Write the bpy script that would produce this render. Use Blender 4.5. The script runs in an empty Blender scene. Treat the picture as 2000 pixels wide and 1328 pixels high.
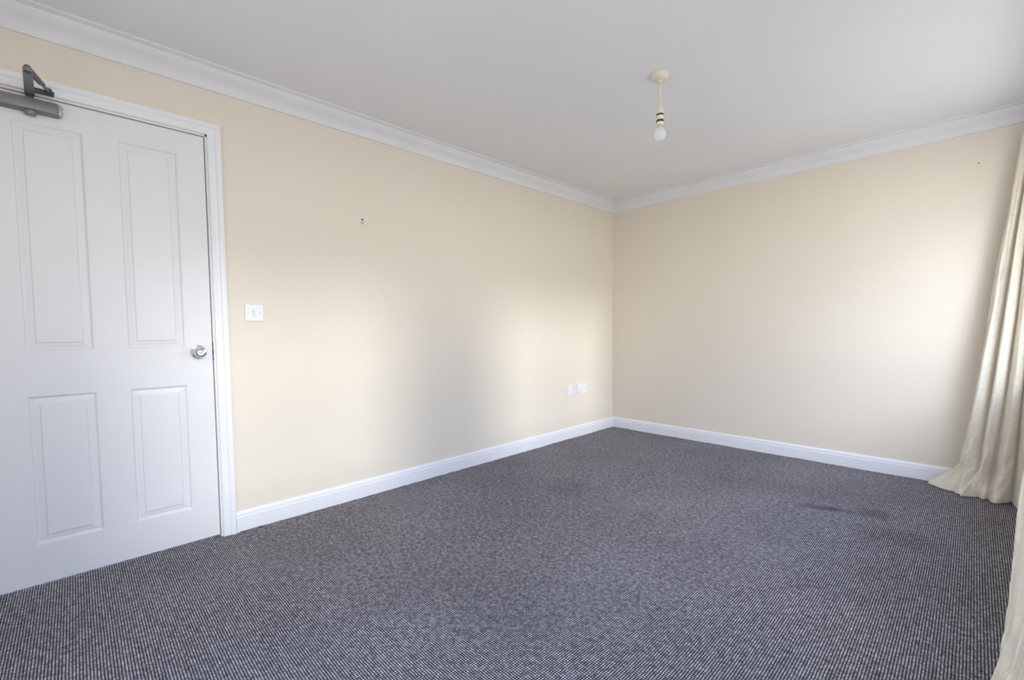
import bpy, bmesh, math, random
from mathutils import Vector, Matrix, noise

# ------------------------------------------------------------------ camera
SC = bpy.context.scene
COL = SC.collection
F_PX, YAW, PIT, ROL = 879.63, -0.7994, -0.0493, -0.0105
cam_d = bpy.data.cameras.new('camera')
cam = bpy.data.objects.new('camera', cam_d)
COL.objects.link(cam)
cam_d.sensor_fit = 'HORIZONTAL'
cam_d.sensor_width = 36.0
cam_d.lens = F_PX / 2000 * 36.0
cam_d.shift_y = 22.27 / 2000
cam_d.clip_start = 0.02
fw = Vector((math.sin(YAW) * math.cos(PIT), math.cos(YAW) * math.cos(PIT), math.sin(PIT)))
rt = Vector((math.cos(YAW), -math.sin(YAW), 0))
up = rt.cross(fw)
r2 = rt * math.cos(ROL) + up * math.sin(ROL)
u2 = -rt * math.sin(ROL) + up * math.cos(ROL)
M = Matrix((r2, u2, -fw)).transposed().to_4x4()
M.translation = Vector((2.6462, -4.046, 1.038))
cam.matrix_world = M
SC.camera = cam

# ------------------------------------------------------------------ room size
W, L, H = 2.95, 4.90, 2.32                 # x: left wall 0 -> window wall W ; y: back wall 0 -> rear wall -L
WIN = [(-1.92, -0.30), (-4.04, -2.72)]     # the two windows in the right wall (y ranges)
SILL, HEAD = 0.74, 2.10
RW, RSILL = (1.00, 2.65), 0.10             # unseen rear glazing added for fill light (x range, threshold)
WT = 0.27                                  # thickness of the outer walls

# ------------------------------------------------------------------ world + exposure
SC.view_settings.view_transform = 'Standard'
SC.view_settings.look = 'None'
SC.view_settings.gamma = 1.0
SC.view_settings.use_curve_mapping = False
SC.view_settings.exposure = 1.05
wd = bpy.data.worlds.new('overcast_sky')
SC.world = wd
wd.use_nodes = True
nt = wd.node_tree
for n in list(nt.nodes):
    nt.nodes.remove(n)
out = nt.nodes.new('ShaderNodeOutputWorld')
bg = nt.nodes.new('ShaderNodeBackground')
tc = nt.nodes.new('ShaderNodeTexCoord')
sp = nt.nodes.new('ShaderNodeSeparateXYZ')
rp = nt.nodes.new('ShaderNodeValToRGB')
mr = nt.nodes.new('ShaderNodeMapRange')
mr.inputs['From Min'].default_value = -1.0
mr.inputs['From Max'].default_value = 1.0
nt.links.new(tc.outputs['Generated'], sp.inputs[0])
nt.links.new(sp.outputs['Z'], mr.inputs['Value'])
nt.links.new(mr.outputs[0], rp.inputs[0])
# lobe added to the sky to throw a light fan on the end wall
dt = nt.nodes.new('ShaderNodeVectorMath')
dt.operation = 'DOT_PRODUCT'
dt.inputs[1].default_value = Vector((0.58, -0.70, 0.50)).normalized()
nt.links.new(tc.outputs['Generated'], dt.inputs[0])
lb = nt.nodes.new('ShaderNodeMapRange')
lb.interpolation_type = 'SMOOTHSTEP'
lb.inputs['From Min'].default_value = math.cos(math.radians(18))
lb.inputs['From Max'].default_value = math.cos(math.radians(6))
lb.inputs['To Max'].default_value = 0.8
nt.links.new(dt.outputs['Value'], lb.inputs['Value'])
ad = nt.nodes.new('ShaderNodeMix')
ad.data_type = 'RGBA'
ad.blend_type = 'ADD'
ad.clamp_factor = False
ad.inputs['B'].default_value = (1.0, 0.98, 0.96, 1)
nt.links.new(lb.outputs[0], ad.inputs['Factor'])
nt.links.new(rp.outputs[0], ad.inputs['A'])
nt.links.new(ad.outputs['Result'], bg.inputs[0])
nt.links.new(bg.outputs[0], out.inputs[0])
cr = rp.color_ramp
cr.elements[0].position = 0.0
cr.elements[0].color = (0.20, 0.20, 0.20, 1)
cr.elements[1].position = 1.0
cr.elements[1].color = (0.42, 0.55, 0.95, 1)
for pos, c in ((0.40, (0.30, 0.30, 0.30, 1)), (0.47, (0.62, 0.61, 0.60, 1)), (0.50, (0.70, 0.69, 0.69, 1)), (0.565, (0.50, 0.51, 0.54, 1)), (0.60, (0.46, 0.54, 0.76, 1)), (0.75, (0.45, 0.55, 0.82, 1))):
    e = cr.elements.new(pos)
    e.color = c
bg.inputs[1].default_value = 5.0

# bright hazy part of the sky, low over the roofs opposite the windows
sun_d = bpy.data.lights.new('hazy_sun', 'SUN')
sun_d.energy = 0.80
sun_d.angle = math.radians(12)
sun_d.color = (1.0, 0.98, 0.96)
sun = bpy.data.objects.new('hazy_sun', sun_d)
COL.objects.link(sun)
sun_dir = Vector((-1.0, 0.07, -0.27))
sun.rotation_euler = sun_dir.to_track_quat('-Z', 'Y').to_euler()
sun.location = (6, -2, 4)

for i, (y0, y1) in enumerate(WIN):
    pd = bpy.data.lights.new('window_daylight', 'AREA')
    pd.shape = 'RECTANGLE'
    pd.size = y1 - y0 - 0.02
    pd.size_y = HEAD - SILL - 0.02
    pd.cycles.is_portal = True
    po = bpy.data.objects.new('window_daylight', pd)
    COL.objects.link(po)
    po.location = (W + WT + 0.01, (y0 + y1) / 2, (SILL + HEAD) / 2)
    q = Vector((-1, 0, 0)).to_track_quat('-Z', 'Z')
    po.rotation_euler = q.to_euler()

pd = bpy.data.lights.new('window_daylight', 'AREA')  # sky portal for the added rear window
pd.shape = 'RECTANGLE'
pd.size = RW[1] - RW[0] - 0.02
pd.size_y = HEAD - RSILL - 0.02
pd.cycles.is_portal = True
po = bpy.data.objects.new('window_daylight', pd)
COL.objects.link(po)
po.location = ((RW[0] + RW[1]) / 2, -L - WT - 0.01, (RSILL + HEAD) / 2)
po.rotation_euler = Vector((0, 1, 0)).to_track_quat('-Z', 'Z').to_euler()

# ------------------------------------------------------------------ helpers
def obj(name, bm, mat, parent=None, smooth=False, recalc=True):
    if recalc:
        bmesh.ops.recalc_face_normals(bm, faces=bm.faces)
    me = bpy.data.meshes.new(name)
    bm.to_mesh(me)
    bm.free()
    if smooth:
        for p in me.polygons:
            p.use_smooth = True
        try:
            me.set_sharp_from_angle(angle=math.radians(35))
        except Exception:
            pass
    if mat:
        me.materials.append(mat)
    o = bpy.data.objects.new(name, me)
    COL.objects.link(o)
    if parent:
        o.parent = parent
    return o


def thing(name, label, cat, loc=(0, 0, 0), rot=(0, 0, 0), group=None):
    o = bpy.data.objects.new(name, None)
    o.empty_display_size = 0.05
    COL.objects.link(o)
    o.location = loc
    o.rotation_euler = rot
    o['label'] = label
    o['category'] = cat
    if group:
        o['group'] = group
    return o


def struct(o, label, cat):
    o['kind'] = 'structure'
    o['label'] = label
    o['category'] = cat
    return o


def box(bm, a, b, bev=0.0, seg=2):
    a = Vector(a)
    b = Vector(b)
    r = bmesh.ops.create_cube(bm, size=1.0)
    vs = r['verts']
    for v in vs:
        v.co = Vector(((a[i] + b[i]) / 2 + v.co[i] * (b[i] - a[i]) for i in range(3)))
    if bev > 0:
        es = list({e for v in vs for e in v.link_edges})
        bmesh.ops.bevel(bm, geom=es, offset=bev, segments=seg, affect='EDGES', profile=0.5)


def lathe(bm, prof, seg=40, axis='Z', origin=(0, 0, 0), cap=True):
    """prof: list of (radius, along)"""
    rings = []
    o = Vector(origin)
    for r, h in prof:
        ring = []
        for i in range(seg):
            a = 2 * math.pi * i / seg
            if axis == 'Z':
                p = Vector((r * math.cos(a), r * math.sin(a), h))
            elif axis == 'X':
                p = Vector((h, r * math.cos(a), r * math.sin(a)))
            else:
                p = Vector((r * math.cos(a), h, r * math.sin(a)))
            ring.append(bm.verts.new(o + p))
        rings.append(ring)
    for k in range(len(rings) - 1):
        for i in range(seg):
            j = (i + 1) % seg
            bm.faces.new((rings[k][i], rings[k][j], rings[k + 1][j], rings[k + 1][i]))
    if cap:
        bm.faces.new(rings[0])
        bm.faces.new(rings[-1])


def sweep(bm, prof, path, closed=False):
    """prof: (off, z) ; path: list of (point xy, offset-direction xy already mitred)"""
    rows = []
    for (px, py), (dx, dy) in path:
        rows.append([bm.verts.new((px + dx * o, py + dy * o, z)) for o, z in prof])
    n = len(rows)
    for k in range(n if closed else n - 1):
        A, B = rows[k], rows[(k + 1) % n]
        for i in range(len(prof) - 1):
            bm.faces.new((A[i], A[i + 1], B[i + 1], B[i]))
        bm.faces.new((A[-1], A[0], B[0], B[-1]))
    if not closed:
        bm.faces.new(rows[0])
        bm.faces.new(rows[-1])


def tube(bm, pts, r, seg=12):
    rings = []
    for i, p in enumerate(pts):
        p = Vector(p)
        d = (Vector(pts[min(i + 1, len(pts) - 1)]) - Vector(pts[max(i - 1, 0)])).normalized()
        a = d.orthogonal().normalized() if abs(d.z) < 0.9 else Vector((1, 0, 0))
        b = d.cross(a).normalized()
        a = b.cross(d).normalized()
        rings.append([bm.verts.new(p + r * (a * math.cos(t) + b * math.sin(t))) for t in [2 * math.pi * k / seg for k in range(seg)]])
    for k in range(len(rings) - 1):
        for i in range(seg):
            j = (i + 1) % seg
            bm.faces.new((rings[k][i], rings[k][j], rings[k + 1][j], rings[k + 1][i]))
    bm.faces.new(rings[0])
    bm.faces.new(rings[-1])


# ------------------------------------------------------------------ materials
def mat(name, col=(0.8, 0.8, 0.8), rough=0.5, metal=0.0, spec=0.5):
    m = bpy.data.materials.new(name)
    m.use_nodes = True
    b = m.node_tree.nodes['Principled BSDF']
    b.inputs['Base Color'].default_value = (*col, 1)
    b.inputs['Roughness'].default_value = rough
    b.inputs['Metallic'].default_value = metal
    b.inputs['Specular IOR Level'].default_value = spec
    return m


def N(m, t, **kw):
    n = m.node_tree.nodes.new(t)
    for k, v in kw.items():
        setattr(n, k, v)
    return n


def LK(m, a, b):
    m.node_tree.links.new(a, b)


def noisy(m, c0, c1, scale, detail=4, bump=0.0, bscale=None, bdist=0.002):
    b = m.node_tree.nodes['Principled BSDF']
    t = N(m, 'ShaderNodeTexCoord')
    n = N(m, 'ShaderNodeTexNoise')
    n.inputs['Scale'].default_value = scale
    n.inputs['Detail'].default_value = detail
    LK(m, t.outputs['Object'], n.inputs['Vector'])
    r = N(m, 'ShaderNodeValToRGB')
    r.color_ramp.elements[0].position = 0.3
    r.color_ramp.elements[0].color = (*c0, 1)
    r.color_ramp.elements[1].position = 0.7
    r.color_ramp.elements[1].color = (*c1, 1)
    LK(m, n.outputs['Fac'], r.inputs[0])
    LK(m, r.outputs[0], b.inputs['Base Color'])
    if bump > 0:
        n2 = N(m, 'ShaderNodeTexNoise')
        n2.inputs['Scale'].default_value = bscale
        n2.inputs['Detail'].default_value = 3
        LK(m, t.outputs['Object'], n2.inputs['Vector'])
        bp = N(m, 'ShaderNodeBump')
        bp.inputs['Strength'].default_value = bump
        bp.inputs['Distance'].default_value = bdist
        LK(m, n2.outputs['Fac'], bp.inputs['Height'])
        LK(m, bp.outputs[0], b.inputs['Normal'])
    return m


M_WALL = noisy(mat('cream_wall_paint', rough=0.62, spec=0.35), (0.812, 0.728, 0.608), (0.827, 0.745, 0.630), 1.7, bump=0.25, bscale=42, bdist=0.0012)
M_CEIL = noisy(mat('white_ceiling_paint', rough=0.85, spec=0.2), (0.875, 0.862, 0.862), (0.895, 0.882, 0.885), 2.1, bump=0.2, bscale=30, bdist=0.001)
M_CORN = noisy(mat('white_cornice_paint', rough=0.6, spec=0.3), (0.80, 0.785, 0.80), (0.83, 0.815, 0.83), 6, bump=0.15, bscale=25, bdist=0.001)
M_GLOSS = noisy(mat('white_gloss_paint', rough=0.28, spec=0.5), (0.87, 0.86, 0.875), (0.89, 0.88, 0.895), 5, bump=0.12, bscale=20, bdist=0.001)
M_DOOR = noisy(mat('white_satin_door_paint', rough=0.42, spec=0.45), (0.80, 0.785, 0.79), (0.82, 0.805, 0.81), 3, bump=0.1, bscale=70, bdist=0.0006)
M_PLAST = mat('white_moulded_plastic', (0.86, 0.86, 0.87), 0.25)
M_GREYLINE = mat('grey_recess_plastic', (0.32, 0.32, 0.33), 0.5)
M_SCREW = mat('dull_screw_metal', (0.45, 0.44, 0.42), 0.35, 1.0)
M_CHROME = mat('polished_chrome', (0.70, 0.70, 0.73), 0.14, 1.0)
M_SILVER = noisy(mat('grey_silver_closer_paint', rough=0.42, metal=0.35), (0.205, 0.205, 0.21), (0.24, 0.24, 0.245), 20)
M_ARM = mat('blue_grey_steel', (0.26, 0.26, 0.285), 0.38, 0.4)
M_DARKSTEEL = mat('dark_steel', (0.10, 0.10, 0.115), 0.4, 0.6)
M_IVORY = mat('aged_ivory_plastic', (0.83, 0.74, 0.57), 0.4)
M_FLEX = mat('cream_pvc_flex', (0.78, 0.72, 0.62), 0.5)
M_BLACK = mat('black_rubber', (0.02, 0.02, 0.02), 0.5)
M_UPVC = mat('white_upvc', (0.85, 0.85, 0.86), 0.3)
M_HOLE = mat('dark_hole', (0.02, 0.016, 0.012), 0.9)
M_PLUG = mat('grey_filler', (0.55, 0.56, 0.50), 0.8)
M_PIPE = mat('brass_cap', (0.75, 0.76, 0.78), 0.3, 0.9)


def glass_mat():
    m = bpy.data.materials.new('window_glass')
    m.use_nodes = True
    t = m.node_tree
    for n in list(t.nodes):
        t.nodes.remove(n)
    o = t.nodes.new('ShaderNodeOutputMaterial')
    tr = t.nodes.new('ShaderNodeBsdfTransparent')
    tr.inputs[0].default_value = (0.96, 0.98, 0.97, 1)
    gl = t.nodes.new('ShaderNodeBsdfGlossy')
    gl.inputs['Roughness'].default_value = 0.02
    lw = t.nodes.new('ShaderNodeLayerWeight')
    lw.inputs[0].default_value = 0.5
    pw = t.nodes.new('ShaderNodeMath')
    pw.operation = 'POWER'
    pw.inputs[1].default_value = 5.0
    t.links.new(lw.outputs['Facing'], pw.inputs[0])
    fr = t.nodes.new('ShaderNodeMath')
    fr.operation = 'MULTIPLY_ADD'
    fr.inputs[1].default_value = 0.8
    fr.inputs[2].default_value = 0.03
    t.links.new(pw.outputs[0], fr.inputs[0])
    mx = t.nodes.new('ShaderNodeMixShader')
    t.links.new(fr.outputs[0], mx.inputs[0])
    t.links.new(tr.outputs[0], mx.inputs[1])
    t.links.new(gl.outputs[0], mx.inputs[2])
    t.links.new(mx.outputs[0], o.inputs[0])
    return m


def bulb_mat():
    m = bpy.data.materials.new('bulb_glass')
    m.use_nodes = True
    t = m.node_tree
    b = t.nodes['Principled BSDF']
    b.inputs['Base Color'].default_value = (0.93, 0.93, 0.96, 1)
    b.inputs['Roughness'].default_value = 0.08
    tr = t.nodes.new('ShaderNodeBsdfTransparent')
    mx = t.nodes.new('ShaderNodeMixShader')
    mx.inputs[0].default_value = 0.42
    o = t.nodes['Material Output']
    t.links.new(tr.outputs[0], mx.inputs[1])
    t.links.new(b.outputs[0], mx.inputs[2])
    t.links.new(mx.outputs[0], o.inputs[0])
    return m


def curtain_mat():
    m = mat('cream_shantung_curtain', (0.80, 0.72, 0.55), 0.42, 0, 0.6)
    t = m.node_tree
    b = t.nodes['Principled BSDF']
    b.inputs['Sheen Weight'].default_value = 0.6
    tc = N(m, 'ShaderNodeTexCoord')
    mp = N(m, 'ShaderNodeMapping')
    mp.inputs['Scale'].default_value = (22, 22, 160)     # slubs run across the cloth
    n = N(m, 'ShaderNodeTexNoise')
    n.inputs['Scale'].default_value = 1.0
    n.inputs['Detail'].default_value = 5
    LK(m, tc.outputs['Object'], mp.inputs['Vector'])
    LK(m, mp.outputs[0], n.inputs['Vector'])
    n2 = N(m, 'ShaderNodeTexNoise')
    n2.inputs['Scale'].default_value = 55
    LK(m, tc.outputs['Object'], n2.inputs['Vector'])
    r = N(m, 'ShaderNodeValToRGB')
    r.color_ramp.elements[0].position = 0.32
    r.color_ramp.elements[0].color = (0.92, 0.83, 0.65, 1)
    r.color_ramp.elements[1].position = 0.62
    r.color_ramp.elements[1].color = (0.98, 0.94, 0.83, 1)
    LK(m, n2.outputs['Fac'], r.inputs[0])
    LK(m, r.outputs[0], b.inputs['Base Color'])
    bp = N(m, 'ShaderNodeBump')
    bp.inputs['Strength'].default_value = 0.35
    bp.inputs['Distance'].default_value = 0.002
    LK(m, n.outputs['Fac'], bp.inputs['Height'])
    LK(m, bp.outputs[0], b.inputs['Normal'])
    tl = N(m, 'ShaderNodeBsdfTranslucent')
    tl.inputs[0].default_value = (0.95, 0.76, 0.42, 1)
    mx = N(m, 'ShaderNodeMixShader')
    mx.inputs[0].default_value = 0.26
    LK(m, b.outputs[0], mx.inputs[1])
    LK(m, tl.outputs[0], mx.inputs[2])
    LK(m, mx.outputs[0], t.nodes['Material Output'].inputs[0])
    return m


def carpet_mat():
    """woven loop carpet: pale loops in straight rows on a dark backing, 7.6 mm pitch"""
    m = mat('grey_loop_carpet', (0.2, 0.2, 0.2), 0.95, 0, 0.08)
    b = m.node_tree.nodes['Principled BSDF']
    tc = N(m, 'ShaderNodeTexCoord')
    # slight wobble of the rows
    nz = N(m, 'ShaderNodeTexNoise')
    nz.inputs['Scale'].default_value = 30
    nz.inputs['Detail'].default_value = 2
    LK(m, tc.outputs['Object'], nz.inputs['Vector'])
    sub = N(m, 'ShaderNodeVectorMath', operation='SUBTRACT')
    sub.inputs[1].default_value = (0.5, 0.5, 0.5)
    LK(m, nz.outputs['Color'], sub.inputs[0])
    scl = N(m, 'ShaderNodeVectorMath', operation='SCALE')
    scl.inputs['Scale'].default_value = 0.0022
    LK(m, sub.outputs[0], scl.inputs[0])
    add = N(m, 'ShaderNodeVectorMath', operation='ADD')
    LK(m, tc.outputs['Object'], add.inputs[0])
    LK(m, scl.outputs[0], add.inputs[1])
    px = 2 * math.pi / 0.0078
    sc2 = N(m, 'ShaderNodeVectorMath', operation='SCALE')
    sc2.inputs['Scale'].default_value = px
    LK(m, add.outputs[0], sc2.inputs[0])
    s = N(m, 'ShaderNodeSeparateXYZ')
    LK(m, sc2.outputs[0], s.inputs[0])

    def wave(inp):
        c = N(m, 'ShaderNodeMath', operation='COSINE')
        LK(m, inp, c.inputs[0])
        a = N(m, 'ShaderNodeMath', operation='MULTIPLY_ADD')
        a.inputs[1].default_value = 0.5
        a.inputs[2].default_value = 0.5
        LK(m, c.outputs[0], a.inputs[0])
        return a.outputs[0]
    wx, wy = wave(s.outputs['X']), wave(s.outputs['Y'])
    mul = N(m, 'ShaderNodeMath', operation='MULTIPLY')
    LK(m, wx, mul.inputs[0])
    LK(m, wy, mul.inputs[1])
    pw = N(m, 'ShaderNodeMath', operation='POWER')
    pw.inputs[1].default_value = 0.74
    LK(m, mul.outputs[0], pw.inputs[0])
    # every loop a slightly different grey
    cell = N(m, 'ShaderNodeVectorMath', operation='SCALE')
    cell.inputs['Scale'].default_value = 1 / 0.0078
    LK(m, add.outputs[0], cell.inputs[0])
    rnd = N(m, 'ShaderNodeVectorMath', operation='ADD')
    rnd.inputs[1].default_value = (0.5, 0.5, 0.5)
    LK(m, cell.outputs[0], rnd.inputs[0])
    fl = N(m, 'ShaderNodeVectorMath', operation='FLOOR')
    LK(m, rnd.outputs[0], fl.inputs[0])
    wn = N(m, 'ShaderNodeTexWhiteNoise', noise_dimensions='2D')
    LK(m, fl.outputs[0], wn.inputs['Vector'])
    rr = N(m, 'ShaderNodeValToRGB')
    rr.color_ramp.elements[0].color = (0.47, 0.44, 0.465, 1)
    rr.color_ramp.elements[1].color = (0.93, 0.88, 0.93, 1)
    LK(m, wn.outputs['Value'], rr.inputs[0])
    mix = N(m, 'ShaderNodeMix', data_type='RGBA')
    mix.inputs['A'].default_value = (0.010, 0.009, 0.012, 1)
    LK(m, pw.outputs[0], mix.inputs['Factor'])
    LK(m, rr.outputs[0], mix.inputs['B'])
    # traffic wear and stains with shapes of their own
    n3 = N(m, 'ShaderNodeTexNoise')
    n3.inputs['Scale'].default_value = 1.6
    n3.inputs['Detail'].default_value = 5
    n3.inputs['Roughness'].default_value = 0.6
    LK(m, tc.outputs['Object'], n3.inputs['Vector'])
    r3 = N(m, 'ShaderNodeMapRange')
    r3.inputs['From Min'].default_value = 0.3
    r3.inputs['From Max'].default_value = 0.7
    r3.inputs['To Min'].default_value = 0.86
    r3.inputs['To Max'].default_value = 1.10
    LK(m, n3.outputs['Fac'], r3.inputs['Value'])
    n5 = N(m, 'ShaderNodeTexNoise')                  # uneven lint and yarn, a few loops across
    n5.inputs['Scale'].default_value = 52
    n5.inputs['Detail'].default_value = 2
    LK(m, tc.outputs['Object'], n5.inputs['Vector'])
    r5 = N(m, 'ShaderNodeMapRange')
    r5.inputs['From Min'].default_value = 0.25
    r5.inputs['From Max'].default_value = 0.75
    r5.inputs['To Min'].default_value = 0.62
    r5.inputs['To Max'].default_value = 1.42
    LK(m, n5.outputs['Fac'], r5.inputs['Value'])
    m5 = N(m, 'ShaderNodeMath', operation='MULTIPLY')
    LK(m, r3.outputs[0], m5.inputs[0])
    LK(m, r5.outputs[0], m5.inputs[1])
    cur = m5.outputs[0]
    for (sx, sy, ax, ay, dark) in ((2.10, -1.00, 0.13, 0.05, 0.45), (2.30, -0.93, 0.10, 0.09, 0.35), (2.42, -1.20, 0.20, 0.14, 0.22),
                                   (1.33, -2.97, 0.045, 0.035, 0.15), (0.80, -1.75, 0.16, 0.22, 0.18), (1.55, -0.85, 0.28, 0.22, 0.12)):
        mp = N(m, 'ShaderNodeMapping', vector_type='TEXTURE')
        mp.inputs['Location'].default_value = (sx, sy, 0)
        mp.inputs['Rotation'].default_value = (0, 0, 0.35)
        mp.inputs['Scale'].default_value = (ax, ay, 1)
        nn = N(m, 'ShaderNodeTexNoise')
        nn.inputs['Scale'].default_value = 9
        LK(m, tc.outputs['Object'], nn.inputs['Vector'])
        s3 = N(m, 'ShaderNodeVectorMath', operation='SCALE')
        s3.inputs['Scale'].default_value = 0.14
        LK(m, nn.outputs['Color'], s3.inputs[0])
        a3 = N(m, 'ShaderNodeVectorMath', operation='ADD')
        LK(m, tc.outputs['Object'], a3.inputs[0])
        LK(m, s3.outputs[0], a3.inputs[1])
        s4 = N(m, 'ShaderNodeVectorMath', operation='SUBTRACT')
        s4.inputs[1].default_value = (0.07, 0.07, 0.07)
        LK(m, a3.outputs[0], s4.inputs[0])
        LK(m, s4.outputs[0], mp.inputs['Vector'])
        xy = N(m, 'ShaderNodeVectorMath', operation='MULTIPLY')
        xy.inputs[1].default_value = (1, 1, 0)
        LK(m, mp.outputs[0], xy.inputs[0])
        ln = N(m, 'ShaderNodeVectorMath', operation='LENGTH')
        LK(m, xy.outputs[0], ln.inputs[0])
        q = N(m, 'ShaderNodeMapRange', interpolation_type='SMOOTHSTEP')
        q.inputs['From Min'].default_value = 0.3
        q.inputs['From Max'].default_value = 1.3
        q.inputs['To Min'].default_value = 1 - dark
        q.inputs['To Max'].default_value = 1.0
        LK(m, ln.outputs['Value'], q.inputs['Value'])
        mm = N(m, 'ShaderNodeMath', operation='MULTIPLY')
        LK(m, cur, mm.inputs[0])
        LK(m, q.outputs[0], mm.inputs[1])
        cur = mm.outputs[0]
    fin = N(m, 'ShaderNodeVectorMath', operation='SCALE')
    LK(m, mix.outputs['Result'], fin.inputs[0])
    LK(m, cur, fin.inputs['Scale'])
    LK(m, fin.outputs[0], b.inputs['Base Color'])
    bp = N(m, 'ShaderNodeBump')
    bp.inputs['Strength'].default_value = 0.6
    bp.inputs['Distance'].default_value = 0.003
    LK(m, pw.outputs[0], bp.inputs['Height'])
    LK(m, bp.outputs[0], b.inputs['Normal'])
    return m


M_GLASS, M_BULB, M_CURT, M_CARPET = glass_mat(), bulb_mat(), curtain_mat(), carpet_mat()

# ------------------------------------------------------------------ shell
T = 0.12
DY0, DY1, DH = -4.315, -3.548, 1.992        # clear door opening in the lining
OY0, OY1, OH = DY0 - 0.03, DY1 + 0.03, DH + 0.03

bm = bmesh.new()
box(bm, (-T, -L, -0.06), (W, 0, 0.0))
random.seed(11)
for (p0, p1, nx, ny) in (((0.016, -0.016), (0.016, -3.47), 1, 0), ((0.016, -0.016), (W - 0.02, -0.016), 0, -1)):
    n = int(math.hypot(p1[0] - p0[0], p1[1] - p0[1]) / 0.012)      # uneven tufts where the carpet meets the skirting
    prev = None
    for k in range(n + 1):
        t = k / n
        px_, py_ = p0[0] + (p1[0] - p0[0]) * t, p0[1] + (p1[1] - p0[1]) * t
        hgt = 0.0015 + 0.0075 * max(0, noise.noise(Vector((t * 9, nx, 0.2))) * 0.9 + 0.35 * noise.noise(Vector((t * 60, nx, 3.1)))) + 0.0012 * random.random()
        cur = [bm.verts.new((px_ + nx * 0.002, py_ + ny * 0.002, hgt)), bm.verts.new((px_ + nx * 0.006, py_ + ny * 0.006, hgt * 0.9)), bm.verts.new((px_ + nx * 0.022, py_ + ny * 0.022, 0.0003))]
        if prev:
            bm.faces.new((prev[0], prev[1], cur[1], cur[0]))
            bm.faces.new((prev[1], prev[2], cur[2], cur[1]))
        prev = cur
struct(obj('floor', bm, M_CARPET), 'dark grey loop carpet with pale rows and a few stains', 'floor')
bm = bmesh.new()
box(bm, (-T, -L - WT, H), (W + WT, T, H + 0.08))
struct(obj('ceiling', bm, M_CEIL), 'plain white painted ceiling with one pendant', 'ceiling')
bm = bmesh.new()
box(bm, (-T, OY1, 0), (0, 0, H))
box(bm, (-T, OY0, OH), (0, OY1, H))
box(bm, (-T, -L, 0), (0, OY0, H))
struct(obj('wall_left', bm, M_WALL), 'cream wall with the door, switch and sockets', 'wall')
bm = bmesh.new()
box(bm, (-T, 0, 0), (W + WT, T, H))
struct(obj('wall_back', bm, M_WALL), 'plain cream end wall between door wall and curtain', 'wall')
bm = bmesh.new()
box(bm, (-T, -L - WT, 0), (RW[0], -L, H))
box(bm, (RW[1], -L - WT, 0), (W + WT, -L, H))
box(bm, (RW[0], -L - WT, 0), (RW[1], -L, RSILL))
box(bm, (RW[0], -L - WT, HEAD), (RW[1], -L, H))
struct(obj('wall_rear', bm, M_WALL), 'cream wall behind the viewpoint', 'wall')
bm = bmesh.new()
ys = [-L, WIN[1][0], WIN[1][1], WIN[0][0], WIN[0][1], 0]
for i in range(5):
    if i % 2 == 0:
        box(bm, (W, ys[i], 0), (W + WT, ys[i + 1], H))
    else:
        box(bm, (W, ys[i], 0), (W + WT, ys[i + 1], SILL))
        box(bm, (W, ys[i], HEAD), (W + WT, ys[i + 1], H))
struct(obj('wall_right', bm, M_WALL), 'cream window wall with curtains', 'wall')

bm = bmesh.new()
box(bm, (W - 0.10, -8.6, -0.1), (W + WT, -L - WT, 2.9))  # unseen wall added to block side light through the rear window
struct(obj('wall_light_block', bm, noisy(mat('buff_brick', rough=0.9), (0.42, 0.36, 0.29), (0.50, 0.43, 0.35), 14)), 'added unseen wall that keeps side light out of the rear window', 'wall')

# cornice, one run per wall, mitred
CW, CD = 0.080, 0.102
prof = [(0.0, H - CD)]
ogee = [(0.0080, -0.102), (0.0100, -0.099), (0.0112, -0.092), (0.0130, -0.082), (0.0160, -0.073), (0.0205, -0.065), (0.0265, -0.058), (0.0330, -0.0515),
        (0.0400, -0.0455), (0.0465, -0.0390), (0.0520, -0.0315), (0.0560, -0.0240), (0.0585, -0.0165), (0.0595, -0.0125), (0.0680, -0.0115), (0.0690, -0.0095), (0.0780, -0.0085), (0.0800, -0.0060)]
prof += [(x, H + z) for x, z in ogee] + [(CW, H), (0.0, H)]
runs = [('trim_1', [((0, 0), (1, -1)), ((0, -L), (1, 1))], 'white coved cornice above the door wall'),
        ('trim_2', [((0, 0), (1, -1)), ((W, 0), (-1, -1))], 'white coved cornice above the plain end wall'),
        ('trim_3', [((W, 0), (-1, -1)), ((W, -L), (-1, 1))], 'white coved cornice above the windows'),
        ('trim_4', [((W, -L), (-1, 1)), ((0, -L), (1, 1))], 'white coved cornice above the rear wall')]
for nm, path, lb in runs:
    bm = bmesh.new()
    sweep(bm, prof, path)
    struct(obj(nm, bm, M_CORN, smooth=True), lb, 'cornice')

# skirting
SH = 0.107
sprof = [(0, 0.0), (0.016, 0.0), (0.016, 0.077), (0.0125, 0.0795), (0.0115, 0.0825), (0.0125, 0.085), (0.012, 0.094), (0.009, 0.102), (0.005, SH), (0, SH)]
CYR = DY1 + 0.066                              # outer edge of right architrave leg
CYL = DY0 - 0.066
sk = [('baseboard_left', [((0, 0), (1, -1)), ((0, CYR), (1, 0))], 'white gloss skirting between door and corner'),
      ('baseboard_back', [((0, 0), (1, -1)), ((W, 0), (-1, -1))], 'white gloss skirting along the end wall'),
      ('baseboard_right', [((W, 0), (-1, -1)), ((W, -L), (-1, 1))], 'white gloss skirting under the windows'),
      ('baseboard_rear', [((W, -L), (-1, 1)), ((0, -L), (1, 1))], 'white gloss skirting along the rear wall'),
      ('baseboard_door_side', [((0, CYL), (1, 0)), ((0, -L), (1, 1))], 'short white skirting left of the door')]
for nm, path, lb in sk:
    bm = bmesh.new()
    sweep(bm, sprof, path)
    struct(obj(nm, bm, M_GLOSS, smooth=True), lb, 'skirting board')

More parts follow.
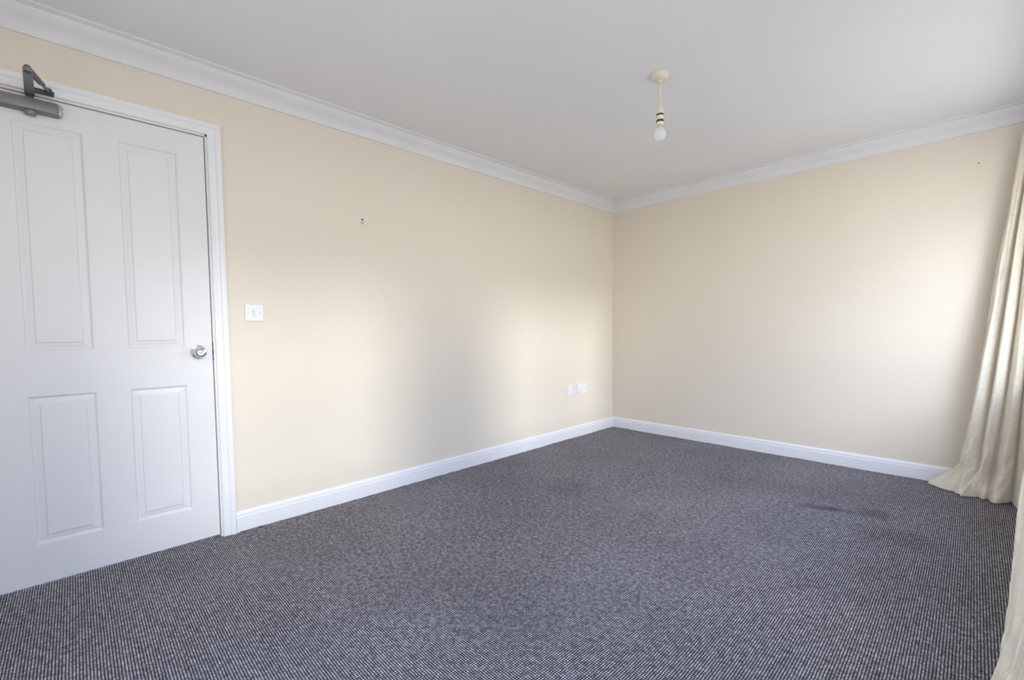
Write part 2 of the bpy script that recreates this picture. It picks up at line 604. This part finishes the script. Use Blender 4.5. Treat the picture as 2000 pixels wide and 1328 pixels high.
# ------------------------------------------------------------------ door lining, stop, architrave
bm = bmesh.new()
box(bm, (-T, OY0, 0), (0.0, DY0, OH))
box(bm, (-T, DY1, 0), (0.0, OY1, OH))
box(bm, (-T, OY0, DH), (0.0, OY1, OH))
box(bm, (-0.062, DY0, 0), (-0.047, DY0 + 0.012, DH))
box(bm, (-0.062, DY1 - 0.012, 0), (-0.047, DY1, DH))
box(bm, (-0.062, DY0, DH - 0.012), (-0.047, DY1, DH))
lining = struct(obj('trim_5', bm, M_GLOSS), 'white painted door lining round the door leaf', 'door frame')

aw = 0.058
ap = [(0.0, 0.0), (0.0, 0.011), (0.003, 0.014), (0.010, 0.0145), (0.014, 0.0125), (0.030, 0.0135), (0.036, 0.0185), (0.050, 0.0195), (0.056, 0.0175), (aw, 0.012), (aw, 0.0)]
mg = 0.008
bm = bmesh.new()
rows = []
for (y, z, sy, sz) in ((DY1 + mg, 0.0, 1, 0), (DY1 + mg, DH + mg, 1, 1), (DY0 - mg, DH + mg, -1, 1), (DY0 - mg, 0.0, -1, 0)):
    rows.append([bm.verts.new((h, y + sy * o, z + sz * o)) for o, h in ap])
for A, B in zip(rows, rows[1:]):
    for i in range(len(ap) - 1):
        bm.faces.new((A[i], A[i + 1], B[i + 1], B[i]))
    bm.faces.new((A[-1], A[0], B[0], B[-1]))
bm.faces.new(rows[0])
bm.faces.new(rows[-1])
arch = struct(obj('trim_6', bm, M_GLOSS, smooth=True), 'white moulded architrave framing the door', 'door frame')
bm = bmesh.new()
box(bm, (-0.040, DY1 - 0.0045, 0.950), (0.0005, DY1, 0.978))
box(bm, (-0.040, DY1 - 0.0045, 0.912), (0.0005, DY1, 0.930))
box(bm, (-0.040, DY1 - 0.0012, 0.905), (-0.002, DY1, 0.985))
sp_ = obj('strike_plate', bm, M_DARKSTEEL, lining)
M_SEAL = mat('brown_door_seal', (0.42, 0.33, 0.27), 0.7)
bm = bmesh.new()
box(bm, (-0.022, DY1 - 0.0035, 0.0), (-0.004, DY1, 0.90))
box(bm, (-0.022, DY1 - 0.0035, 0.99), (-0.004, DY1, DH))
box(bm, (-0.022, DY0, DH - 0.0045), (-0.004, DY1 - 0.0035, DH))
obj('door_seal', bm, M_SEAL, lining)

# door leaf, four moulded panels
LY0, LY1, LZ0, LZ1 = DY0 + 0.004, DY1 - 0.0055, 0.014, 1.9855
yc = [LY0, -4.190, -3.983, -3.874, -3.662, LY1]
zc = [LZ0, 0.176, 0.786, 0.968, 1.882, LZ1]
bm = bmesh.new()
XF = -0.001
V = {}
def gv(i, j):
    if (i, j) not in V:
        V[(i, j)] = bm.verts.new((XF, yc[i], zc[j]))
    return V[(i, j)]
rings = [(0.000, 0.0), (0.0035, -0.0015), (0.0065, -0.0070), (0.0100, -0.0085), (0.0140, -0.0080), (0.0240, -0.0058), (0.0330, -0.0048), (0.0352, -0.0018), (0.0375, -0.0008)]
for i in range(5):
    for j in range(5):
        c = [gv(i, j), gv(i + 1, j), gv(i + 1, j + 1), gv(i, j + 1)]
        if i in (1, 3) and j in (1, 3):
            prev = c
            for o, d in rings[1:]:
                a, b2, z0, z1 = yc[i] + o, yc[i + 1] - o, zc[j] + o, zc[j + 1] - o
                cur = [bm.verts.new((XF + d, y, z)) for y, z in ((a, z0), (b2, z0), (b2, z1), (a, z1))]
                for k in range(4):
                    bm.faces.new((prev[k], prev[(k + 1) % 4], cur[(k + 1) % 4], cur[k]))
                prev = cur
            bm.faces.new(prev)
        else:
            bm.faces.new(c)
# edges and back
XB = XF - 0.044
back = [bm.verts.new((XB, y, z)) for y, z in ((LY0, LZ0), (LY1, LZ0), (LY1, LZ1), (LY0, LZ1))]
bm.faces.new(back)
per = [gv(i, 0) for i in range(6)]
bm.faces.new(per + [back[1], back[0]])
per = [gv(5, j) for j in range(6)]
bm.faces.new(per + [back[2], back[1]])
per = [gv(i, 5) for i in range(5, -1, -1)]
bm.faces.new(per + [back[3], back[2]])
per = [gv(0, j) for j in range(5, -1, -1)]
bm.faces.new(per + [back[0], back[3]])
door = struct(obj('door_1', bm, M_DOOR, recalc=True), 'white four-panel moulded door with chrome knob and overhead closer', 'door')

M_EDGE = mat('bare_door_edge', (0.36, 0.27, 0.21), 0.7)
door.data.materials.append(M_EDGE)
for p in door.data.polygons:
    if abs(p.normal.x) < 0.05 and len(p.vertices) > 5:
        p.material_index = 1

# knob
ky, kz = -3.612, 0.944
bm = bmesh.new()
lathe(bm, [(0.0, 0.0), (0.033, 0.0), (0.033, 0.003), (0.031, 0.006), (0.022, 0.008), (0.016, 0.010), (0.0, 0.010)][1:-1], 48, 'X', (XF, ky, kz))
obj('knob_rose', bm, M_CHROME, door, smooth=True)
bm = bmesh.new()
lathe(bm, [(0.012, 0.006), (0.0115, 0.020), (0.013, 0.028), (0.020, 0.034), (0.0255, 0.042), (0.0272, 0.050), (0.0262, 0.057), (0.0225, 0.0625), (0.016, 0.0645), (0.0145, 0.0625), (0.009, 0.0620)], 48, 'X', (XF, ky, kz))
knob = obj('door_knob', bm, M_CHROME, door, smooth=True)
bm = bmesh.new()
lathe(bm, [(0.0075, 0.060), (0.0075, 0.0655), (0.006, 0.067), (0.002, 0.0675)], 32, 'X', (XF, ky, kz))
obj('lock_button', bm, M_CHROME, knob, smooth=True)
bm = bmesh.new()
box(bm, (XF - 0.034, LY1 - 0.0005, 0.915), (XF - 0.010, LY1 + 0.001, 0.973))
obj('latch_plate', bm, M_DARKSTEEL, door)
# hinges at the left edge
for hz in (0.22, 1.02, 1.80):
    bm = bmesh.new()
    lathe(bm, [(0.0055, hz - 0.045), (0.0055, hz + 0.045)], 16, 'Z', (0.006, LY0 - 0.001, 0))
    obj('hinge', bm, M_SCREW, door, smooth=True)

# ------------------------------------------------------------------ door closer
cl = thing('door_closer', 'grey metal overhead closer with folded arm at top of white door', 'door closer', (XF, -4.135, 1.943))
bm = bmesh.new()
prf = [(0.0, -0.026), (0.030, -0.026), (0.040, -0.021), (0.043, -0.012), (0.043, 0.014), (0.039, 0.022), (0.030, 0.025), (0.0, 0.025)]
A = [bm.verts.new((x, -0.115, z)) for x, z in prf]
B = [bm.verts.new((x, 0.082, z)) for x, z in prf]
for i in range(len(prf)):
    j = (i + 1) % len(prf)
    bm.faces.new((A[i], A[j], B[j], B[i]))
bm.faces.new(A)
bm.faces.new(B)
body = obj('closer_body', bm, M_SILVER, cl, smooth=True)
bm = bmesh.new()
box(bm, (0.002, 0.082, -0.023), (0.040, 0.094, 0.020), 0.003)
cap = obj('end_cap', bm, mat('pale_grey_cap', (0.46, 0.45, 0.47), 0.35, 0.3), body, smooth=True)
for dz in (-0.010, 0.010):
    bm = bmesh.new()
    lathe(bm, [(0.0045, 0.0935), (0.0045, 0.0955), (0.002, 0.0957)], 16, 'Y', (0.024, 0, dz))
    obj('adjuster_screw', bm, M_BLACK, body)
bm = bmesh.new()
box(bm, (0.002, -0.121, -0.023), (0.040, -0.115, 0.022), 0.002)
obj('end_cap', bm, M_DARKSTEEL, body)
bm = bmesh.new()
lathe(bm, [(0.018, -0.026), (0.018, -0.034), (0.015, -0.040), (0.006, -0.042)], 32, 'Z', (0.022, 0.005, 0))
obj('spindle_boss', bm, M_SILVER, cl, smooth=True)
bm = bmesh.new()
lathe(bm, [(0.012, 0.024), (0.012, 0.044), (0.008, 0.050)], 24, 'Z', (0.022, 0.005, 0))
obj('spindle', bm, M_DARKSTEEL, cl, smooth=True)


def flat_arm(bm, p, q, w0, w1, t):
    p, q = Vector(p), Vector(q)
    d = (q - p).normalized()
    s = Vector((-d.y, d.x, 0)).normalized()
    lo, hi = [], []
    pts = []
    for k in range(9):
        a = math.pi / 2 + math.pi * k / 8
        pts.append(p + (d * math.cos(a) + s * math.sin(a)) * w0)
    for k in range(9):
        a = -math.pi / 2 + math.pi * k / 8
        pts.append(q + (d * math.cos(a) + s * math.sin(a)) * w1)
    lo = [bm.verts.new(v - Vector((0, 0, t))) for v in pts]
    hi = [bm.verts.new(v + Vector((0, 0, t))) for v in pts]
    n = len(pts)
    for i in range(n):
        j = (i + 1) % n
        bm.faces.new((lo[i], lo[j], hi[j], hi[i]))
    bm.faces.new(lo)
    bm.faces.new(hi)


ELB = (0.228, 0.010, 0.048)
bm = bmesh.new()
flat_arm(bm, (0.022, 0.005, 0.040), ELB, 0.014, 0.013, 0.0035)
obj('main_arm', bm, M_ARM, cl)
bm = bmesh.new()
flat_arm(bm, (ELB[0], ELB[1], ELB[2] + 0.008), (0.110, 0.042, 0.058), 0.012, 0.010, 0.003)
fa = obj('forearm', bm, M_SILVER, cl)
bm = bmesh.new()
tube(bm, [(0.140, 0.033, 0.057), (0.045, 0.058, 0.062)], 0.0055)
obj('adjusting_rod', bm, M_SILVER, fa, smooth=True)
bm = bmesh.new()
lathe(bm, [(0.009, 0.040), (0.009, 0.064), (0.006, 0.067)], 20, 'Z', (ELB[0], ELB[1], 0))
obj('elbow_pivot', bm, M_DARKSTEEL, cl, smooth=True)
bm = bmesh.new()
box(bm, (0.0155, 0.014, 0.052), (0.023, 0.074, 0.072), 0.002)
box(bm, (0.021, 0.048, 0.055), (0.052, 0.068, 0.059), 0.001)
box(bm, (0.021, 0.048, 0.065), (0.052, 0.068, 0.069), 0.001)
lathe(bm, [(0.006, 0.051), (0.006, 0.073)], 16, 'Z', (0.044, 0.058, 0))
obj('frame_bracket', bm, M_DARKSTEEL, cl)

# ------------------------------------------------------------------ switch and sockets
def plate(bm, w, h, d=0.009):
    box(bm, (0, -w / 2, -h / 2), (d, w / 2, h / 2), 0.0014, 2)


sw = thing('light_switch', 'white square single rocker switch on the cream wall beside the door', 'light switch', (0.0, -3.362, 1.137))
bm = bmesh.new()
plate(bm, 0.086, 0.086)
obj('faceplate', bm, M_PLAST, sw)
bm = bmesh.new()
box(bm, (0.0085, -0.0085, -0.0145), (0.0094, 0.0085, 0.0145))
obj('rocker_surround', bm, M_GREYLINE, sw)
bm = bmesh.new()
vs = [bm.verts.new(v) for v in ((0.009, -0.0075, -0.0135), (0.009, 0.0075, -0.0135), (0.009, 0.0075, 0.0135), (0.009, -0.0075, 0.0135),
                               (0.0105, -0.0075, -0.0135), (0.0105, 0.0075, -0.0135), (0.0145, 0.0075, 0.0135), (0.0145, -0.0075, 0.0135))]
for f in ((0, 1, 2, 3), (4, 5, 6, 7), (0, 1, 5, 4), (1, 2, 6, 5), (2, 3, 7, 6), (3, 0, 4, 7)):
    bm.faces.new([vs[k] for k in f])
obj('rocker', bm, M_PLAST, sw)
for s in (-1, 1):
    bm = bmesh.new()
    lathe(bm, [(0.0036, 0.0085), (0.0036, 0.0097), (0.0025, 0.0100)], 20, 'X', (0, s * 0.030, 0))
    obj('screw', bm, M_SCREW, sw)

so = thing('double_socket', 'white double wall socket low on the left wall, nearer the corner', 'socket', (0.0, -0.540, 0.458))
bm = bmesh.new()
plate(bm, 0.146, 0.086, 0.013)
obj('faceplate', bm, M_PLAST, so)
for s in (-1, 1):
    bm = bmesh.new()
    for (dy, dz, a, b2) in ((0, 0.004, 0.002, 0.004), (-0.011, -0.018, 0.0032, 0.002), (0.011, -0.018, 0.0032, 0.002)):
        box(bm, (0.0125, s * 0.035 + dy - a, dz - b2), (0.0134, s * 0.035 + dy + a, dz + b2))
    obj('pin_holes', bm, M_HOLE, so)
    bm = bmesh.new()
    box(bm, (0.0128, s * 0.012 - 0.006, 0.016), (0.0165, s * 0.012 + 0.006, 0.034), 0.001)
    obj('switch_rocker', bm, M_PLAST, so)
    bm = bmesh.new()
    lathe(bm, [(0.0034, 0.0128), (0.0034, 0.0136)], 16, 'X', (0, s * 0.060, 0))
    obj('screw', bm, M_SCREW, so)

ae = thing('aerial_outlet', 'small white square outlet plate left of the double socket', 'outlet', (0.0, -0.716, 0.458))
bm = bmesh.new()
plate(bm, 0.086, 0.086)
obj('faceplate', bm, M_PLAST, ae)
bm = bmesh.new()
lathe(bm, [(0.0065, 0.0085), (0.0065, 0.011), (0.004, 0.011)], 20, 'X', (0, 0, 0))
obj('coaxial_port', bm, M_PLAST, ae)
for s in (-1, 1):
    bm = bmesh.new()
    lathe(bm, [(0.0034, 0.0086), (0.0034, 0.0096)], 16, 'X', (0, s * 0.030, 0))
    obj('screw', bm, M_SCREW, ae)

# broken picture fixing on the wall
wp = thing('wall_fixing', 'small grey screw plug in chipped plaster high on the left wall', 'wall plug', (0, -2.745, 1.713))
random.seed(3)
bm = bmesh.new()
c = bm.verts.new((0.0016, 0, -0.004))
rim = []
for k in range(16):
    a = 2 * math.pi * k / 16
    r = 0.017 * (1 + 0.35 * random.uniform(-1, 1))
    rim.append(bm.verts.new((0.0004, r * math.cos(a), -0.004 + r * 1.2 * math.sin(a))))
for k in range(16):
    bm.faces.new((c, rim[k], rim[(k + 1) % 16]))
obj('filler_patch', bm, mat('pale_filler', (0.76, 0.70, 0.60), 0.9), wp)
bm = bmesh.new()
lathe(bm, [(0.0085, 0.0), (0.0085, 0.0045), (0.006, 0.006)], 20, 'X', (0, 0.001, -0.011))
obj('plug', bm, M_PLUG, wp)
bm = bmesh.new()
lathe(bm, [(0.0048, 0.0), (0.0048, 0.0032)], 16, 'X', (0, 0.000, 0.006))
obj('screw_hole', bm, M_HOLE, wp)
nl = obj('nail', (lambda b: (lathe(b, [(0.0030, 0.0), (0.0030, -0.006)], 12, 'Y', (2.633, 0, 2.030)), b)[1])(bmesh.new()), M_DARKSTEEL)
nl['label'] = 'tiny dark nail high on the end wall near the curtain'
nl['category'] = 'nail'

# ------------------------------------------------------------------ pendant lamp
PX_, PY_ = 1.494, -1.855
pe = thing('pendant_light', 'bare bulb hanging from an ivory ceiling rose on a short flex', 'pendant light', (PX_, PY_, H))
bm = bmesh.new()
lathe(bm, [(0.044, 0.0), (0.0445, -0.008), (0.043, -0.014), (0.037, -0.024), (0.030, -0.028), (0.012, -0.030), (0.008, -0.036)], 48)
obj('ceiling_rose', bm, M_IVORY, pe, smooth=True)
bm = bmesh.new()
pts = [(0.0015 * math.sin(k * 0.9), 0.001 * math.cos(k * 0.7), -0.034 - 0.126 * k / 10) for k in range(11)]
tube(bm, pts, 0.0040, 12)
obj('flex', bm, M_FLEX, pe, smooth=True)
bm = bmesh.new()
HP = [(0.006, -0.149), (0.010, -0.152), (0.014, -0.163), (0.0165, -0.176), (0.0165, -0.184), (0.0150, -0.186), (0.0150, -0.192), (0.0180, -0.194), (0.0180, -0.214), (0.0160, -0.216), (0.0160, -0.224), (0.0172, -0.226), (0.0165, -0.238), (0.0145, -0.240)]
lathe(bm, [(r, z - 0.010) for r, z in HP], 40)
holder = obj('lamp_holder', bm, M_IVORY, pe, smooth=True)
for z, t in ((-0.199, 0.0030), (-0.230, 0.0040)):
    bm = bmesh.new()
    lathe(bm, [(0.0155, z + t + 0.001), (0.0184, z + t), (0.0184, z - t), (0.0155, z - t - 0.001)], 40)
    obj('dark_ring', bm, M_BLACK, holder, smooth=True)
bm = bmesh.new()
lathe(bm, [(0.0118, -0.246), (0.0118, -0.259), (0.0135, -0.262)], 32)
obj('bulb_cap', bm, M_PIPE, pe, smooth=True)
bm = bmesh.new()
lathe(bm, [(0.0130, -0.2585), (0.0165, -0.263), (0.0228, -0.270), (0.0275, -0.279), (0.0300, -0.290), (0.0300, -0.300), (0.0275, -0.311), (0.0225, -0.320), (0.0150, -0.3265), (0.0070, -0.3295), (0.001, -0.330)], 48)
bulb = obj('bulb', bm, M_BULB, pe, smooth=True)
bm = bmesh.new()
lathe(bm, [(0.0045, -0.260), (0.0040, -0.284), (0.0015, -0.288)], 16)
obj('filament_stem', bm, M_PLAST, bulb, smooth=True)

# ------------------------------------------------------------------ windows
for n, (y0, y1) in enumerate(WIN):
    fx0, fx1 = W + WT - 0.09, W + WT - 0.03
    bm = bmesh.new()
    fr = 0.055
    box(bm, (fx0, y0, SILL), (fx1, y0 + fr, HEAD), 0.004)
    box(bm, (fx0, y1 - fr, SILL), (fx1, y1, HEAD), 0.004)
    box(bm, (fx0, y0 + fr, SILL), (fx1, y1 - fr, SILL + fr), 0.004)
    box(bm, (fx0, y0 + fr, HEAD - fr), (fx1, y1 - fr, HEAD), 0.004)
    ym = (y0 + y1) / 2
    box(bm, (fx0, ym - 0.03, SILL + fr), (fx1, ym + 0.03, HEAD - fr), 0.004)
    w = obj('window_%d' % (n + 1), bm, M_UPVC)
    struct(w, ('white framed double window nearer the end wall', 'white framed double window beside the viewpoint')[n], 'window')
    for a, b2 in ((y0 + fr, ym - 0.03), (ym + 0.03, y1 - fr)):
        bm = bmesh.new()
        box(bm, (fx0 + 0.024, a, SILL + fr), (fx0 + 0.030, b2, HEAD - fr))
        obj('window_pane', bm, M_GLASS, w)
    bm = bmesh.new()
    box(bm, (W - 0.025, y0 - 0.03, SILL - 0.022), (W + WT - 0.09, y1 + 0.03, SILL + 0.006), 0.004)
    s_ = obj('window_sill', bm, M_GLOSS, w)


ry0, ry1, xm = -L - 0.13, -L - 0.07, (RW[0] + RW[1]) / 2  # rear window, out of view, added for soft fill light
bm = bmesh.new()
box(bm, (RW[0], ry0, RSILL), (RW[0] + 0.055, ry1, HEAD), 0.004)
box(bm, (RW[1] - 0.055, ry0, RSILL), (RW[1], ry1, HEAD), 0.004)
box(bm, (RW[0] + 0.055, ry0, RSILL), (RW[1] - 0.055, ry1, RSILL + 0.055), 0.004)
box(bm, (RW[0] + 0.055, ry0, HEAD - 0.055), (RW[1] - 0.055, ry1, HEAD), 0.004)
box(bm, (xm - 0.03, ry0, RSILL + 0.055), (xm + 0.03, ry1, HEAD - 0.055), 0.004)
w = struct(obj('window_3', bm, M_UPVC), 'added unseen white framed window in the rear wall for fill light', 'window')
for a, b2 in ((RW[0] + 0.055, xm - 0.03), (xm + 0.03, RW[1] - 0.055)):
    bm = bmesh.new()
    box(bm, (a, ry0 + 0.024, RSILL + 0.055), (b2, ry0 + 0.030, HEAD - 0.055))
    obj('window_pane', bm, M_GLASS, w)
bm = bmesh.new()
box(bm, (RW[0], -L - 0.07, RSILL - 0.001), (RW[1], -L + 0.005, RSILL + 0.018), 0.004)
obj('window_sill', bm, M_GLOSS, w)

# ------------------------------------------------------------------ curtains
def poly(pts, s):
    """piecewise smooth lookup, pts = [(s, x, y)]"""
    for a, b2 in zip(pts, pts[1:]):
        if s <= b2[0]:
            t = (s - a[0]) / (b2[0] - a[0])
            t = t * t * (3 - 2 * t) * 0.4 + t * 0.6
            return a[1] + (b2[1] - a[1]) * t, a[2] + (b2[2] - a[2]) * t
    return pts[-1][1], pts[-1][2]


def curtain(name, label, bot, top, zt, folds, seed, kick, fold_top=0.6):
    """a hanging cloth: the line it hangs along goes from bot (at the hem) to top (at the rail);
    folds = list of (position along the width, half width, depth) ; positive = towards the room"""
    NS, NZ = 300, 120
    root = thing(name, label, 'curtain', (0, 0, 0))
    bm = bmesh.new()
    grid = []
    for j in range(NZ + 1):
        v = j / NZ
        z = 0.004 + (zt - 0.004) * (v ** 1.35)
        e = (z / zt) ** 0.9
        row = []
        for i in range(NS + 1):
            s = i / NS
            def base(q):
                bx, by = poly(bot, q)
                tx, ty = poly(top, q)
                return bx + (tx - bx) * e, by + (ty - by) * e
            x, y = base(s)
            xa, ya = base(max(0, s - 0.03))
            xb, yb = base(min(1, s + 0.03))
            ax, ay = xb - xa, yb - ya
            l = math.hypot(ax, ay) or 1
            nx, ny = ay / l, -ax / l
            if nx * 0.7 + ny > 0.0 and ny > 0:
                nx, ny = -nx, -ny
            d = 0.0
            for (c, w, a) in folds:
                cc = c + 0.012 * math.sin(2.6 * z + 7 * c + seed) * (1 - e)
                u = (s - cc) / (w * (1 + 0.25 * (1 - e)))
                sharp = math.exp(-abs(u) ** 1.7 * 1.1)
                d += a * (1 - (1 - fold_top) * e) * sharp
            d += 0.003 * math.sin(44 * s + seed + 1.2 * z) * (0.4 + 0.6 * e)
            d += 0.012 * noise.noise(Vector((s * 7 + seed, z * 1.5, 0.3))) * min(1, s * 8)
            low = max(0.0, 1 - z / 0.17)
            lump = 0.55 + 0.65 * math.sin(23 * s + seed) + 0.9 * noise.noise(Vector((s * 10, seed, 1.0)))
            d += kick * (low ** 1.3) * lump
            zz = z + 0.042 * max(0, math.sin(19 * s + seed + 1.2)) * low * (1 - low) * 3
            d += 0.050 * (0.22 - abs(noise.noise(Vector((s * 7, z * 9 - s * 9, seed))))) * max(0, 1 - z / 0.50) ** 1.2
            d += 0.0030 * noise.noise(Vector((s * 26, z * 8, seed + 4)))
            # free edge wanders a little and flips outwards at the hem
            ew = math.exp(-s / 0.05)
            xx = x + nx * d - ew * (0.010 * math.sin(5 * z + seed) + 0.045 * low ** 2)
            yy = y + ny * d
            xx = min(xx, W - 0.022)
            yy = min(yy, -0.020)
            row.append(bm.verts.new((xx, yy, zz)))
        grid.append(row)
    for j in range(NZ):
        for i in range(NS):
            bm.faces.new((grid[j][i], grid[j][i + 1], grid[j + 1][i + 1], grid[j + 1][i]))
    o = obj('curtain_cloth', bm, M_CURT, root, smooth=True)
    m = o.modifiers.new('cloth_thickness', 'SOLIDIFY')
    m.thickness = 0.0022
    m.offset = 0
    return root


curtain('curtain', 'long cream silky curtain bunched in the corner against the end wall',
        [(0, 2.592, -0.070), (0.08, 2.602, -0.130), (0.40, 2.68, -0.190), (0.75, 2.83, -0.205), (1.0, 2.925, -0.21)],
        [(0, 2.805, -0.055), (0.08, 2.815, -0.080), (0.40, 2.850, -0.10), (0.75, 2.895, -0.13), (1.0, 2.915, -0.16)],
        2.14, [(0.17, 0.10, 0.030), (0.30, 0.028, -0.050), (0.42, 0.05, 0.030), (0.53, 0.022, -0.050), (0.62, 0.05, 0.030), (0.71, 0.020, -0.045), (0.80, 0.04, 0.025), (0.90, 0.020, -0.035)], 1.3, 0.070)
curtain('curtain', 'pale curtain edge in the lower right foreground, between the two windows',
        [(0, 2.690, -2.36), (0.14, 2.730, -2.40), (0.5, 2.80, -2.42), (0.80, 2.86, -2.44), (1.0, 2.92, -2.46)],
        [(0, 2.86, -2.26), (0.14, 2.865, -2.32), (0.5, 2.875, -2.42), (0.80, 2.885, -2.52), (1.0, 2.895, -2.60)],
        2.14, [(0.30, 0.07, 0.03), (0.58, 0.07, 0.045), (0.85, 0.06, 0.045)], 4.2, 0.03)

# curtain rail
for (a, b2, lb) in ((-2.20, -0.04, 'white curtain rail above the window nearer the end wall'), (-4.50, -2.24, 'white curtain rail above the window beside the viewpoint')):
    r_ = thing('curtain_rail', lb, 'curtain rail', (0, 0, 0))
    bm = bmesh.new()
    box(bm, (W - 0.075, a, 2.145), (W - 0.060, b2, 2.175), 0.003)
    obj('rail', bm, M_PLAST, r_)
    k = 0
    for y in (a + 0.1, (a + b2) / 2, b2 - 0.1):
        bm = bmesh.new()
        box(bm, (W - 0.062, y - 0.012, 2.150), (W, y + 0.012, 2.170), 0.002)
        obj('bracket', bm, M_PLAST, r_)
